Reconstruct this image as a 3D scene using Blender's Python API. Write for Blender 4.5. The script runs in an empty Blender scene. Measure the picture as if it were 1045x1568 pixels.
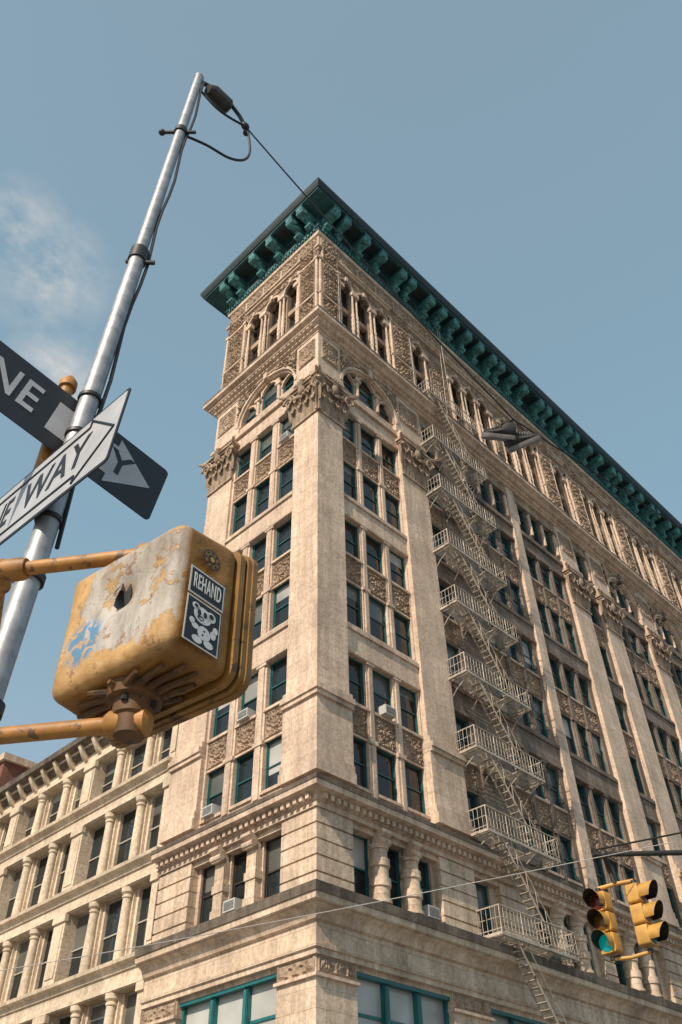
import bpy, bmesh, math, random
from mathutils import Vector, Matrix, noise
random.seed(7)
CX,CY=20.81,21.61
YL=9.6; XR=75.6
sc=bpy.context.scene
# ------------------------------------------------------------ materials
MATS={}
def newmat(name):
    m=bpy.data.materials.new(name); m.use_nodes=True
    nt=m.node_tree; b=nt.nodes["Principled BSDF"]; MATS[name]=m
    return m,nt,b
def N(nt,t,**k):
    n=nt.nodes.new(t)
    for a,v in k.items(): setattr(n,a,v)
    return n
def coords(nt,scale=(1,1,1)):
    tc=N(nt,"ShaderNodeTexCoord"); mp=N(nt,"ShaderNodeMapping"); mp.inputs["Scale"].default_value=scale
    nt.links.new(tc.outputs["Object"],mp.inputs[0]); return mp.outputs[0]
def noi(nt,vec,scale,detail=4,rough=.6):
    n=N(nt,"ShaderNodeTexNoise"); n.inputs["Scale"].default_value=scale; n.inputs["Detail"].default_value=detail; n.inputs["Roughness"].default_value=rough
    nt.links.new(vec,n.inputs["Vector"]); return n.outputs["Fac"]
def ramp(nt,fac,stops):
    r=N(nt,"ShaderNodeValToRGB"); cr=r.color_ramp
    while len(cr.elements)<len(stops): cr.elements.new(.5)
    for e,(p,c) in zip(cr.elements,stops):
        e.position=p; e.color=c if len(c)==4 else (*c,1)
    nt.links.new(fac,r.inputs[0]); return r.outputs[0]
def mix(nt,fac,a,b,mode='MIX'):
    m=N(nt,"ShaderNodeMix",data_type='RGBA',blend_type=mode)
    for s,v in ((0,fac),(6,a),(7,b)):
        if hasattr(v,"links"): nt.links.new(v,m.inputs[s])
        else: m.inputs[s].default_value=v if s==0 else ((*v,1) if len(v)==3 else v)
    return m.outputs[2]
def bump(nt,b,h,strength=.3,dist=.02):
    bn=N(nt,"ShaderNodeBump"); bn.inputs["Strength"].default_value=strength; bn.inputs["Distance"].default_value=dist
    nt.links.new(h,bn.inputs["Height"]); nt.links.new(bn.outputs[0],b.inputs["Normal"])
def stone(name,base,joints=None,var=.35,dirt=.5,bs=.6,rough=.85):
    m,nt,b=newmat(name); c=coords(nt)
    n1=noi(nt,c,.5,3); cs=coords(nt,(2.6,2.6,.22)); n2=noi(nt,cs,1.0,4); n3=noi(nt,c,7,4,.72)
    d=tuple(x*(1-var) for x in base); l=tuple(min(1,x*(1+var*.35)) for x in base)
    col=ramp(nt,n1,[(.3,d),(.62,l)])
    st=ramp(nt,n2,[(.38,(1,1,1)),(.66,(1-dirt*.55,1-dirt*.62,1-dirt*.68))])
    col=mix(nt,1.0,col,st,'MULTIPLY')
    f=ramp(nt,n3,[(.35,(.76,.73,.70)),(.6,(1.06,1.06,1.06))]); col=mix(nt,1.0,col,f,'MULTIPLY')
    h=n3
    if joints:
        tc=N(nt,"ShaderNodeTexCoord"); sp=N(nt,"ShaderNodeSeparateXYZ"); nt.links.new(tc.outputs["Object"],sp.inputs[0])
        ad=N(nt,"ShaderNodeMath",operation='ADD'); nt.links.new(sp.outputs[0],ad.inputs[0]); nt.links.new(sp.outputs[1],ad.inputs[1])
        cb=N(nt,"ShaderNodeCombineXYZ"); nt.links.new(ad.outputs[0],cb.inputs[0]); nt.links.new(sp.outputs[2],cb.inputs[1])
        br=N(nt,"ShaderNodeTexBrick"); nt.links.new(cb.outputs[0],br.inputs["Vector"])
        br.inputs["Scale"].default_value=1; br.inputs["Brick Width"].default_value=joints[0]; br.inputs["Row Height"].default_value=joints[1]
        br.inputs["Mortar Size"].default_value=joints[2]; br.inputs["Color1"].default_value=(1,1,1,1); br.inputs["Color2"].default_value=(.88,.87,.86,1); br.inputs["Mortar"].default_value=(.66,.62,.58,1)
        col=mix(nt,1.0,col,br.outputs["Color"],'MULTIPLY')
        ma=N(nt,"ShaderNodeMath",operation='MULTIPLY_ADD'); nt.links.new(br.outputs["Fac"],ma.inputs[0]); ma.inputs[1].default_value=-1.2; nt.links.new(n3,ma.inputs[2]); h=ma.outputs[0]
    nt.links.new(col,b.inputs["Base Color"]); b.inputs["Roughness"].default_value=rough; bump(nt,b,h,bs,.03); return m
stone("limestone",(.74,.57,.435),(1.9,.68,.008),.2,.4)
stone("limestone_trim",(.66,.505,.385),None,.25,.55)
stone("limestone_base",(.72,.565,.425),(1.3,.6,.010),.28,.5)
stone("dark_stone",(.25,.195,.155),(1.9,.68,.010),.35,.6)  # darker, browner stone for the bays past the second right-hand pier
stone("terracotta",(.46,.34,.245),None,.5,.6,.9)
stone("dirty_ledge",(.17,.135,.105),None,.5,.8)
stone("brown_brick",(.20,.155,.125),(.24,.075,.008),.3,.3)
stone("red_brick",(.27,.12,.085),(.24,.075,.008),.3,.3)
stone("neighbour_stone",(.76,.63,.48),(1.6,.55,.008),.2,.4)
stone("neighbour_trim",(.72,.59,.44),None,.25,.4)
def paint(name,base,rough=.5,metal=0,var=.25,scale=6,chip=None,chipt=.62,bs=.2):
    m,nt,b=newmat(name); c=coords(nt); n=noi(nt,c,scale,5)
    col=ramp(nt,n,[(.3,tuple(x*(1-var) for x in base)),(.7,tuple(min(1,x*(1+var*.5)) for x in base))])
    if chip:
        n2=noi(nt,c,scale*1.7,6,.7); k=ramp(nt,n2,[(chipt,(0,0,0)),(chipt+.02,(1,1,1))]); col=mix(nt,k,col,chip)
    nt.links.new(col,b.inputs["Base Color"]); b.inputs["Roughness"].default_value=rough; b.inputs["Metallic"].default_value=metal; bump(nt,b,n,bs,.01); return m
paint("copper_patina",(.018,.088,.096),.7,0,.5,1.6,(.05,.16,.16),.62)
paint("copper_light",(.070,.245,.24),.7,0,.55,2.2,(.02,.08,.085),.54)
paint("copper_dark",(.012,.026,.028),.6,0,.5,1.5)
paint("teal_frame",(.02,.10,.105),.45,0,.3,4)
paint("shop_teal",(.012,.13,.13),.4,0,.3,4)
paint("brown_frame",(.045,.033,.025),.5,0,.3,4)
paint("pale_frame",(.42,.38,.32),.5,0,.2,4)
paint("iron_paint",(.46,.39,.31),.6,.1,.4,2.5,(.10,.05,.03),.60)
paint("galv_steel",(.36,.36,.37),.5,.5,.35,11,(.20,.19,.19),.62)
paint("dark_metal",(.03,.028,.026),.5,.3,.3,10)
paint("rubber",(.012,.012,.013),.6,0,.2,10)
paint("yellow_pipe",(.40,.18,.035),.55,0,.45,14,(.12,.06,.03),.58)
paint("yellow_dark",(.13,.058,.016),.65,0,.5,12,(.05,.03,.02),.56)
paint("signal_yellow",(.50,.26,.05),.5,0,.3,6,(.25,.12,.035),.62)
paint("rim_yellow",(.25,.125,.024),.5,0,.35,9,(.10,.05,.02),.58)
paint("ac_white",(.5,.49,.46),.5,0,.2,4)
paint("sign_black",(.012,.013,.016),.45,0,.3,5)
paint("sign_white",(.42,.42,.44),.5,0,.18,5)
paint("cable_grey",(.40,.37,.34),.5,0,.18,5)
paint("sticker_white",(.72,.70,.66),.5,0,.1,20)
paint("sticker_gash_black",(.015,.015,.017),.5,0,.2,20)
paint("sneaker",(.022,.021,.021),.7,0,.4,30)
paint("sneaker_sole",(.17,.155,.145),.7,0,.3,30)
paint("asphalt",(.05,.05,.052),.9,0,.3,3,bs=.5)
paint("concrete",(.28,.265,.24),.85,0,.25,1.5)
paint("city_ground",(.10,.095,.09),.9,0,.3,.4)
paint("kerb_stone",(.25,.24,.22),.8,0,.25,3)
paint("road_paint",(.75,.75,.72),.7,0,.15,6)
paint("roof_tar",(.06,.06,.06),.9,0,.3,1)
def glass(name,base,rough=.05):
    m,nt,b=newmat(name); c=coords(nt); n=noi(nt,c,.9,2); n2=noi(nt,c,.35,2)
    col=ramp(nt,n2,[(.35,tuple(x*.5 for x in base)),(.7,base)])
    nt.links.new(col,b.inputs["Base Color"]); b.inputs["Roughness"].default_value=rough; b.inputs["IOR"].default_value=1.5; bump(nt,b,n,.3,.04)
glass("glass",(.020,.030,.034)); glass("glass_brown",(.035,.025,.02)); glass("blind",(.50,.49,.45),.12); glass("curtain",(.15,.155,.14),.08)
def lens(name,c,e):
    m,nt,b=newmat(name); b.inputs["Base Color"].default_value=(*c,1); b.inputs["Roughness"].default_value=.25
    if e: b.inputs["Emission Color"].default_value=(*c,1); b.inputs["Emission Strength"].default_value=e
lens("lens_green",(.0,.22,.19),.55); lens("lens_green_off",(.01,.06,.05),0); lens("lens_red",(.10,.015,.01),0); lens("lens_amber",(.14,.06,.01),0)
m,nt,b=newmat("peeling_yellow"); c=coords(nt)
n1=noi(nt,c,7,7,.68); n2=noi(nt,c,26,5,.7); n4=noi(nt,coords(nt,(1,1,.35)),14,6,.75); n5=noi(nt,c,4.5,5,.6)
yel=ramp(nt,n2,[(.3,(.22,.095,.015)),(.7,(.38,.185,.03))])
tan=ramp(nt,n2,[(.3,(.42,.22,.07)),(.7,(.60,.39,.17))])
gry=ramp(nt,n4,[(.30,(.20,.17,.14)),(.48,(.42,.375,.33)),(.7,(.56,.515,.46))])
tc=N(nt,"ShaderNodeTexCoord"); sp=N(nt,"ShaderNodeSeparateXYZ"); nt.links.new(tc.outputs["Object"],sp.inputs[0])
mr=N(nt,"ShaderNodeMapRange"); nt.links.new(sp.outputs[0],mr.inputs[0]); mr.inputs[1].default_value=.014; mr.inputs[2].default_value=.034; mr.inputs[3].default_value=1; mr.inputs[4].default_value=0
mz=N(nt,"ShaderNodeMapRange"); nt.links.new(sp.outputs[2],mz.inputs[0]); mz.inputs[1].default_value=0.02; mz.inputs[2].default_value=.12; mz.inputs[3].default_value=-.30; mz.inputs[4].default_value=.04
my=N(nt,"ShaderNodeMapRange"); nt.links.new(sp.outputs[1],my.inputs[0]); my.inputs[1].default_value=.22; my.inputs[2].default_value=.44; my.inputs[3].default_value=.06; my.inputs[4].default_value=-.18
a1=N(nt,"ShaderNodeMath",operation='ADD'); nt.links.new(n1,a1.inputs[0]); nt.links.new(mz.outputs[0],a1.inputs[1])
a2=N(nt,"ShaderNodeMath",operation='ADD'); nt.links.new(a1.outputs[0],a2.inputs[0]); nt.links.new(my.outputs[0],a2.inputs[1])
k=ramp(nt,a2.outputs[0],[(.50,(0,0,0)),(.515,(1,1,1))])
kk=mix(nt,1.0,k,mr.outputs[0],'MULTIPLY')
yt=mix(nt,mr.outputs[0],yel,tan)
col=mix(nt,kk,yt,gry)
rust_=ramp(nt,noi(nt,c,18,7,.75),[(.56,(0,0,0)),(.62,(.85,.85,.85))]); col=mix(nt,rust_,col,(.24,.12,.05))
soot=ramp(nt,n5,[(.35,(.62,.58,.52)),(.6,(1,1,1))]); col=mix(nt,1.0,col,soot,'MULTIPLY')
vm=N(nt,"ShaderNodeVectorMath",operation='DISTANCE'); nt.links.new(tc.outputs["Object"],vm.inputs[0]); vm.inputs[1].default_value=(0,.33,.14)
wv=N(nt,"ShaderNodeTexWave",wave_type='BANDS'); nt.links.new(c,wv.inputs[0]); wv.inputs["Scale"].default_value=22; wv.inputs["Distortion"].default_value=12; wv.inputs["Detail"].default_value=4
bl=ramp(nt,vm.outputs["Value"],[(.05,(1,1,1)),(.08,(0,0,0))]); wl=ramp(nt,wv.outputs["Fac"],[(.35,(.2,.2,.2)),(.5,(.95,.95,.95))])
bb=mix(nt,1.0,bl,wl,'MULTIPLY'); bb=mix(nt,1.0,bb,mr.outputs[0],'MULTIPLY'); col=mix(nt,bb,col,(.07,.20,.34))
nt.links.new(col,b.inputs["Base Color"]); b.inputs["Roughness"].default_value=.6
hh=N(nt,"ShaderNodeMath",operation='MULTIPLY_ADD'); nt.links.new(kk,hh.inputs[0]); hh.inputs[1].default_value=-.5; nt.links.new(n2,hh.inputs[2]); bump(nt,b,hh.outputs[0],.6,.005)
# ------------------------------------------------------------ mesh builder
def P(F,u,o,z):
    return (CX+u,CY-o,z) if F=='R' else (CX-o,CY+u,z)
class MB:
    def __init__(s): s.d={}
    def g(s,mat): return s.d.setdefault(mat,([],[]))
    def add(s,mat,vs,fs):
        V,Fc=s.g(mat); n=len(V); V.extend(vs); Fc.extend([tuple(i+n for i in f) for f in fs])
    def wbox(s,x0,x1,y0,y1,z0,z1,mat):
        vs=[(x,y,z) for z in (z0,z1) for (x,y) in ((x0,y0),(x1,y0),(x1,y1),(x0,y1))]
        s.add(mat,vs,[(3,2,1,0),(4,5,6,7),(0,1,5,4),(1,2,6,5),(2,3,7,6),(3,0,4,7)])
    def box(s,F,u0,u1,o0,o1,z0,z1,mat):
        a=P(F,u0,o0,z0); c=P(F,u1,o1,z1)
        s.wbox(min(a[0],c[0]),max(a[0],c[0]),min(a[1],c[1]),max(a[1],c[1]),z0,z1,mat)
    def prism(s,F,prof,u0,u1,mat):
        n=len(prof); vs=[P(F,u0,o,z) for o,z in prof]+[P(F,u1,o,z) for o,z in prof]
        s.add(mat,vs,[tuple(range(n)),tuple(range(2*n-1,n-1,-1))]+[(i,(i+1)%n,(i+1)%n+n,i+n) for i in range(n)])
    def sweep(s,path_fn,prof,mat):
        n=len(prof); rows=[path_fn(o,z) for o,z in prof]; k=len(rows[0])
        vs=[p for r in rows for p in r]; fs=[]
        for i in range(n):
            j=(i+1)%n
            for t in range(k-1): fs.append((i*k+t,i*k+t+1,j*k+t+1,j*k+t))
        fs.append(tuple(i*k for i in range(n))); fs.append(tuple(i*k+k-1 for i in range(n)))
        s.add(mat,vs,fs)
    def tube(s,pts,r,mat,n=10,caps=True):
        pts=[Vector(p) for p in pts]; rr=r if isinstance(r,(list,tuple)) else [r]*len(pts)
        vs=[];fs=[]; prev=None
        for i,p in enumerate(pts):
            t=(pts[min(i+1,len(pts)-1)]-pts[max(i-1,0)]).normalized()
            if prev is None:
                a=Vector((0,0,1)) if abs(t.z)<.9 else Vector((1,0,0)); e=t.cross(a).normalized()
            else: e=(prev-t*prev.dot(t)).normalized()
            prev=e; f=t.cross(e)
            for k in range(n):
                an=2*math.pi*k/n; vs.append(tuple(p+(e*math.cos(an)+f*math.sin(an))*rr[i]))
        for i in range(len(pts)-1):
            for k in range(n): fs.append((i*n+k,i*n+(k+1)%n,(i+1)*n+(k+1)%n,(i+1)*n+k))
        if caps: fs+= [tuple(range(n-1,-1,-1)),tuple(range((len(pts)-1)*n,len(pts)*n))]
        s.add(mat,vs,fs)
    def ball(s,c,r,mat,n=10,m=7):
        rx,ry,rz=r if isinstance(r,tuple) else (r,r,r)
        vs=[(c[0],c[1],c[2]-rz)];fs=[]
        for j in range(1,m):
            ph=-math.pi/2+math.pi*j/m
            for k in range(n):
                a=2*math.pi*k/n; vs.append((c[0]+rx*math.cos(ph)*math.cos(a),c[1]+ry*math.cos(ph)*math.sin(a),c[2]+rz*math.sin(ph)))
        vs.append((c[0],c[1],c[2]+rz)); L=len(vs)-1
        for k in range(n):
            fs.append((0,1+(k+1)%n,1+k)); fs.append((L,1+(m-2)*n+k,1+(m-2)*n+(k+1)%n))
            for j in range(m-2): a=1+j*n; fs.append((a+k,a+(k+1)%n,a+n+(k+1)%n,a+n+k))
        s.add(mat,vs,fs)
    def archwall(s,F,u0,u1,z1,uc,R,zs,o0,o1,mat,n=20,zr=None):
        zr=zr or R
        if uc-R-u0>.001: s.box(F,u0,uc-R,o0,o1,zs,z1,mat)
        if u1-uc-R>.001: s.box(F,uc+R,u1,o0,o1,zs,z1,mat)
        A=[(uc-R*math.cos(math.pi*i/n),zs+zr*math.sin(math.pi*i/n)) for i in range(n+1)]
        for i in range(n):
            (ua,za),(ub,zb)=A[i],A[i+1]
            vs=[P(F,ua,o1,za),P(F,ub,o1,zb),P(F,ub,o1,z1),P(F,ua,o1,z1),P(F,ua,o0,za),P(F,ub,o0,zb),P(F,ub,o0,z1),P(F,ua,o0,z1)]
            s.add(mat,vs,[(0,1,2,3),(0,4,5,1),(3,2,6,7),(4,7,6,5)])
    def ring(s,F,uc,zc,r0,r1,o0,o1,mat,n=24,a0=0,a1=math.pi):
        vs=[];fs=[]
        for i in range(n+1):
            a=a0+(a1-a0)*i/n; c,q=math.cos(a),math.sin(a)
            vs+=[P(F,uc-r0*c,o0,zc+r0*q),P(F,uc-r0*c,o1,zc+r0*q),P(F,uc-r1*c,o1,zc+r1*q),P(F,uc-r1*c,o0,zc+r1*q)]
        for i in range(n):
            for k in range(4): fs.append((i*4+k,i*4+(k+1)%4,i*4+4+(k+1)%4,i*4+4+k))
        fs+=[(0,1,2,3),(n*4+3,n*4+2,n*4+1,n*4)]
        s.add(mat,vs,fs)
    def mesh(s,mat,name,ang=35):
        V,Fc=s.d[mat]; me=bpy.data.meshes.new(name); me.from_pydata(V,[],Fc)
        bm=bmesh.new(); bm.from_mesh(me); bmesh.ops.recalc_face_normals(bm,faces=bm.faces); bm.to_mesh(me); bm.free()
        me.materials.append(MATS[mat]); me.polygons.foreach_set("use_smooth",[True]*len(me.polygons)); me.set_sharp_from_angle(angle=math.radians(ang)); return me
    def build(s,parent,prefix=""):
        for mat in s.d:
            ob=bpy.data.objects.new(prefix+mat,s.mesh(mat,prefix+mat)); sc.collection.objects.link(ob); ob.parent=parent
def empty(name,loc=(0,0,0)):
    e=bpy.data.objects.new(name,None); sc.collection.objects.link(e); e.location=loc; e.empty_display_size=.3; return e
# ------------------------------------------------------------ relief ornament
def relief_mesh(name,w,h,kind,depth=.13,res=.042):
    depth*=1.5
    nx=max(8,int(w/res)); nz=max(8,int(h/res)); vs=[];fs=[]
    sc_=[]
    if kind=='scroll': sc_=[(.27*w,.05*h,.22*min(w,h)),(.33*w,-.3*h,.15*min(w,h)),(.33*w,.36*h,.14*min(w,h)),(0,0,.16*min(w,h)),(.12*w,-.4*h,.10*w),(.1*w,.38*h,.11*w)]
    elif kind=='tall':
        k=int(h/(w*.5)); sc_=[( .24*w,-h/2+(i+.5)*h/k,.24*w) for i in range(k)]+[(0,-h/2+i*h/k,.13*w) for i in range(1,k)]
    elif kind=='medal': sc_=[(0,0,.34*min(w,h)),(.38*w,.36*h,.15*w),(.38*w,-.36*h,.15*w)]
    elif kind=='run':
        k=max(2,int(w/(h*1.1))); sc_=[(abs(-w/2+(i+.5)*w/k),((i%2)-.5)*.1*h,.42*h) for i in range(k)]
    for j in range(nz+1):
        for i in range(nx+1):
            x=-w/2+w*i/nx; z=-h/2+h*j/nz; a=abs(x) ; hgt=0
            for (cx,cz,r) in sc_:
                dx=a-cx; dz=z-cz; d=math.hypot(dx,dz)
                if d<r:
                    an=math.atan2(dz,dx)
                    v=.5+.5*math.cos(2*math.pi*(d/r*1.6)-an+1.2); pet=.75+.25*math.cos(an*6)
                    hgt=max(hgt,(.2+.8*v)*pet*min(1,(r-d)/r*6))
            n=noise.noise(Vector((a*8,z*8,3.1)))+.5*noise.noise(Vector((a*19,z*19,7.7)))
            leaf=max(0,min(1,(n+.06)*3.5))
            hgt=max(hgt,leaf*.66)
            e=min(w/2-abs(x),h/2-abs(z)); 
            if e<.045: hgt=.6 if e>.0 else 0
            elif e<.085: hgt=0
            vs.append((x,-depth*hgt,z))
    for j in range(nz):
        for i in range(nx): a=j*(nx+1)+i; fs.append((a,a+1,a+nx+2,a+nx+1))
    me=bpy.data.meshes.new(name); me.from_pydata(vs,[],fs); me.materials.append(MATS["terracotta"])
    me.polygons.foreach_set("use_smooth",[True]*len(me.polygons)); me.set_sharp_from_angle(angle=math.radians(50)); return me
RM={}
def relief(par,F,uc,o,zc,w,h,kind,depth=.13):
    key=(round(w,2),round(h,2),kind,depth)
    if key not in RM: RM[key]=relief_mesh("carved_"+kind,w,h,kind,depth)
    ob=bpy.data.objects.new("carved_panel",RM[key]); sc.collection.objects.link(ob); ob.parent=par
    ob.location=P(F,uc,o,zc); 
    if F=='L': ob.rotation_euler=(0,0,-math.pi/2)
def capital_mesh(w,h):
    b=MB(); H=w/2
    b.wbox(-H-.06,H+.06,-.10,.05,-.12,.03,"terracotta")
    vs=[];fs=[]
    for (z,e) in ((0,0),(.6*h,.10),(.85*h,.28)):
        vs+=[(-H-e,.05,z),(-H-e,-e-.02,z),(H+e,-e-.02,z),(H+e,.05,z)]
    for j in range(2):
        for k in range(3): fs.append((j*4+k,j*4+k+1,j*4+5+k,j*4+4+k))
    b.add("terracotta",vs,fs)
    def leaf(x,z0,hh,ww,out):
        pts=[(0,0),(.05,.35),(.1,.65),(.24,.92),(.42,1.0),(.50,.86),(.42,.74)]
        wd=[.42,.5,.55,.5,.4,.28,.1]; vs=[];fs=[]
        for (o,z),q in zip(pts,wd):
            for sx,ex in ((-1,0),(-.5,.05),(0,-.03),(.5,.05),(1,0)): vs.append((x+sx*q*ww,-(out+(o+ex)*hh*.55)-.02,z0+z*hh))
        for j in range(6):
            for k in range(4): fs.append((j*5+k,j*5+k+1,j*5+6+k,j*5+5+k))
        b.add("terracotta",vs,fs)
    n=4
    for i in range(n): leaf(-H+(i+.5)*w/n,0,h*.42,w/n*.95,.02)
    for i in range(n+1): leaf(-H+i*w/n,h*.22,h*.45,w/n*.85,.08)
    for sx in (-1,1):
        pts=[]
        for t in range(22):
            a=t/21*3.6*math.pi; r=.36*(1-t/24)
            pts.append((sx*(H+.02-.0+ r*math.cos(a)),-.42+.1*t/21,h*.72+r*math.sin(a)))
        b.tube(pts,[.10-.05*t/21 for t in range(22)],"terracotta",6)
        pts=[(sx*(H*.2),-.2,h*.45),(sx*H*.45,-.3,h*.7),(sx*H*.75,-.38,h*.86),(sx*(H+.1),-.45,h*.88)]
        b.tube(pts,.08,"terracotta",6)
        for q in range(3): b.ball((sx*H*.35*(q*.5+.5),-.42,h*.6+.1*q),(.12,.1,.14),"terracotta",7,5)
    b.ball((0,-.42,h*.78),(.26,.18,.36),"terracotta",9,7)
    for a in range(-2,3): b.tube([(0,-.4,h*.85),(.42*math.sin(a*.45),-.55,h*.88+.58*math.cos(a*.45))],[.13,.05],"terracotta",6)
    b.wbox(-H-.34,H+.34,-.40,.05,.86*h,.91*h,"terracotta"); b.wbox(-H-.44,H+.44,-.50,.05,.912*h,h*.98,"terracotta")
    for sx in (-1,1): b.tube([(sx*(H+.3),-.4,h*.95),(sx*(H+.62),-.62,h*1.0)],[.16,.05],"terracotta",6)
    return b.mesh("terracotta","capital",45)
CAP=capital_mesh(2.2,2.7)
def capital(par,F,uc,o,z):
    ob=bpy.data.objects.new("pier_capital",CAP); sc.collection.objects.link(ob); ob.parent=par; ob.location=P(F,uc,o,z)
    if F=='L': ob.rotation_euler=(0,0,-math.pi/2)
# ------------------------------------------------------------ the corner building
bld=empty("office_building"); B=MB()
def window(b,F,uc,w,z0,z1,og=-.62,frame="teal_frame",p_bl=.35,sash=True,gl="glass"):
    u0,u1=uc-w/2,uc+w/2; t=.055; zm=(z0+z1)/2+random.uniform(-.05,.1)
    r=random.random(); zb=z1
    if r<p_bl:
        zb=z1-(z1-z0)*random.choice([.2,.3,.4,.5,.5,.65]); b.box(F,u0,u1,og-.02,og,zb,z1,random.choice(["blind","curtain","curtain","curtain"]))
    if zb>z0+.02: b.box(F,u0,u1,og-.04,og-.012,z0,zb+.02,gl)
    b.box(F,u0,u0+t,og-.03,og+.10,z0,z1,frame); b.box(F,u1-t,u1,og-.03,og+.10,z0,z1,frame)
    b.box(F,u0+t,u1-t,og-.03,og+.095,z1-t,z1,frame); b.box(F,u0+t,u1-t,og-.03,og+.095,z0,z0+t*1.3,frame)
    if sash:
        b.box(F,u0+t,u1-t,og-.03,og+.05,zm-.03,zm+.03,frame)
        b.box(F,u0+t,u0+t+.04,og-.03,og+.04,z0+t*1.3,z1-t,frame); b.box(F,u1-t-.04,u1-t,og-.03,og+.04,z0+t*1.3,z1-t,frame)
rows=[(16.65,18.85),(20.40,22.75),(24.45,27.0),(28.7,31.1),(32.75,35.45),(37.25,39.6)]
def ac(F,c,z0,o=0):
    B.box(F,c-.34,c+.34,-.4,.10+o,z0,z0+.42,"ac_white"); B.box(F,c-.28,c+.28,.10+o,.11+o,z0+.06,z0+.36,"dark_metal")
    for q in range(6): B.box(F,c-.28,c+.28,.11+o,.116+o,z0+.08+q*.048,z0+.095+q*.048,"ac_white")
def sills(F,c,w,z,om): B.box(F,c-w/2-.06,c+w/2+.06,-.45,om+.06,z-.13,z,"limestone_trim")
def bay(F,u0,u1,cs,w,arch=True,om=-.14,fr="teal_frame",plain="limestone",gl="glass",trim="limestone_trim"):
    OG=-.44
    if F=='R': om=-.27; OG=-.54
    ed=[u0]+[x for c in cs for x in (c-w/2,c+w/2)]+[u1]
    for i in range(0,len(ed),2):
        if ed[i+1]-ed[i]>.03:
            B.box(F,ed[i],ed[i+1],-.68,om,16.4,39.4,plain)
            if 0<i<len(ed)-2:
                B.box(F,ed[i]+.12,ed[i+1]-.12,om,om+.07,16.4,39.4,trim)
                for (z0,z1) in rows: B.box(F,ed[i]-.03,ed[i+1]+.03,om-.05,om+.11,z1-.10,z1+.10,trim)
    for k,(z0,z1) in enumerate(rows):
        for ci,c in enumerate(cs):
            window(B,F,c,w,z0,z1,OG,fr,.40,gl=gl); sills(F,c,w,z0,om)
            if (F=='L' and (k,ci) in ((0,2),(5,0),(1,1))) or (F=='R' and random.random()<.03): ac(F,c,z0)
        if k<5:
            zn=rows[k+1][0]
            if k%2==0:
                for c in cs:
                    B.box(F,c-w/2,c+w/2,-.68,om-.14,z1,zn,trim)
                    relief(bld,F,c,om-.135,(z1+zn)/2-.02,w-.04,zn-z1-.30,'scroll')
                    B.box(F,c-w/2,c+w/2,-.6,om-.04,z1,z1+.10,trim)
            else:
                B.box(F,u0,u1,-.68,om+.08,z1+.02,zn-.02,plain)
                B.box(F,u0,u1,-.6,om+.18,zn-.40,zn-.18,trim); B.box(F,u0,u1,-.6,om+.13,z1+.05,z1+.22,trim)
    B.box(F,u0,u1,-.68,om-.03,15.9,16.63,trim)
    B.box(F,u0,u1,-.68,om+.05,39.61,41.3,plain); B.box(F,u0,u1,-.6,om+.22,40.85,41.2,trim); B.box(F,u0,u1,-.6,om+.12,39.65,39.85,trim)
    if arch and len(cs)==3:
        uc=(u0+u1)/2; R=(u1-u0)/2-.10; zs=41.95
        B.box(F,u0,u1,-.68,om+.0,41.3,41.85,trim)
        B.archwall(F,u0,u1,44.95,uc,R,zs,-.66,-.06,trim,28)
        B.ring(F,uc,zs,R-.02,R+.16,-.3,.05,"limestone",28); B.ring(F,uc,zs,R-.16,R-.02,-.5,-.10,"limestone",28)
        B.box(F,u0,u0+.2,-.6,.0,41.3,41.96,"limestone"); B.box(F,u1-.2,u1,-.6,.0,41.3,41.96,"limestone")
        B.box(F,uc-.16,uc+.16,-.2,.22,zs+R-.2,44.95,trim)
        nx=int((u1-u0)/.045); nz=int((44.9-zs)/.045); vs=[];fs=[];idx={}
        for j in range(nz+1):
            for i in range(nx+1):
                u=u0+(u1-u0)*i/nx; z=zs+(44.9-zs)*j/nz; a=abs(u-uc); v=Vector((a*6,z*6,1))
                hh=max(0,min(1,(noise.noise(v)+.5*noise.noise(v*2.3)+.12)*2.8)); d=math.hypot(a-(R-.05),z-(44.9-.65))
                if d<.5: hh=max(hh,.5+.5*math.cos(d/.5*9-math.atan2(z-44.2,a-R)*1))
                idx[(i,j)]=len(vs); vs.append(P(F,u,-.055+.18*hh,z))
        for j in range(nz):
            for i in range(nx):
                u=u0+(u1-u0)*(i+.5)/nx; z=zs+(44.9-zs)*(j+.5)/nz
                if math.hypot(u-uc,z-zs)>R+.13: fs.append((idx[i,j],idx[i+1,j],idx[i+1,j+1],idx[i,j+1]))
        B.add("terracotta",vs,fs)
        for q,c in enumerate(cs):
            zt=43.55 if q==1 else 42.75; rr=w/2
            window(B,F,c,w,41.87,zt+rr*.98,-.44,fr,.2,gl=gl)
            cc0=(cs[q-1]+c)/2 if q>0 else u0; cc1=(cs[q+1]+c)/2 if q<2 else u1
            B.archwall(F,max(cc0,c-w/2-.2),min(cc1,c+w/2+.2),zt+rr+.02,c,rr,zt,-.42,-.26,trim,12)
            B.ring(F,c,zt,rr-.02,rr+.10,-.40,-.20,"limestone",12)
        B.box(F,u0,u1,-.69,-.50,41.86,44.9,"brown_frame")
        for q in range(2):
            um=(cs[q]+cs[q+1])/2; hw=(cs[1]-cs[0]-w)/2-.02; B.box(F,um-hw,um+hw,-.49,-.28,41.8,43.4,trim)
            B.tube([P(F,um,-.2,41.86),P(F,um,-.2,43.2)],.12,"limestone",10); B.box(F,um-.24,um+.24,-.4,-.04,43.18,43.4,trim)
    else:
        for c in cs: window(B,F,c,w,41.85,44.2,OG,fr,.2,gl=gl)
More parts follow.
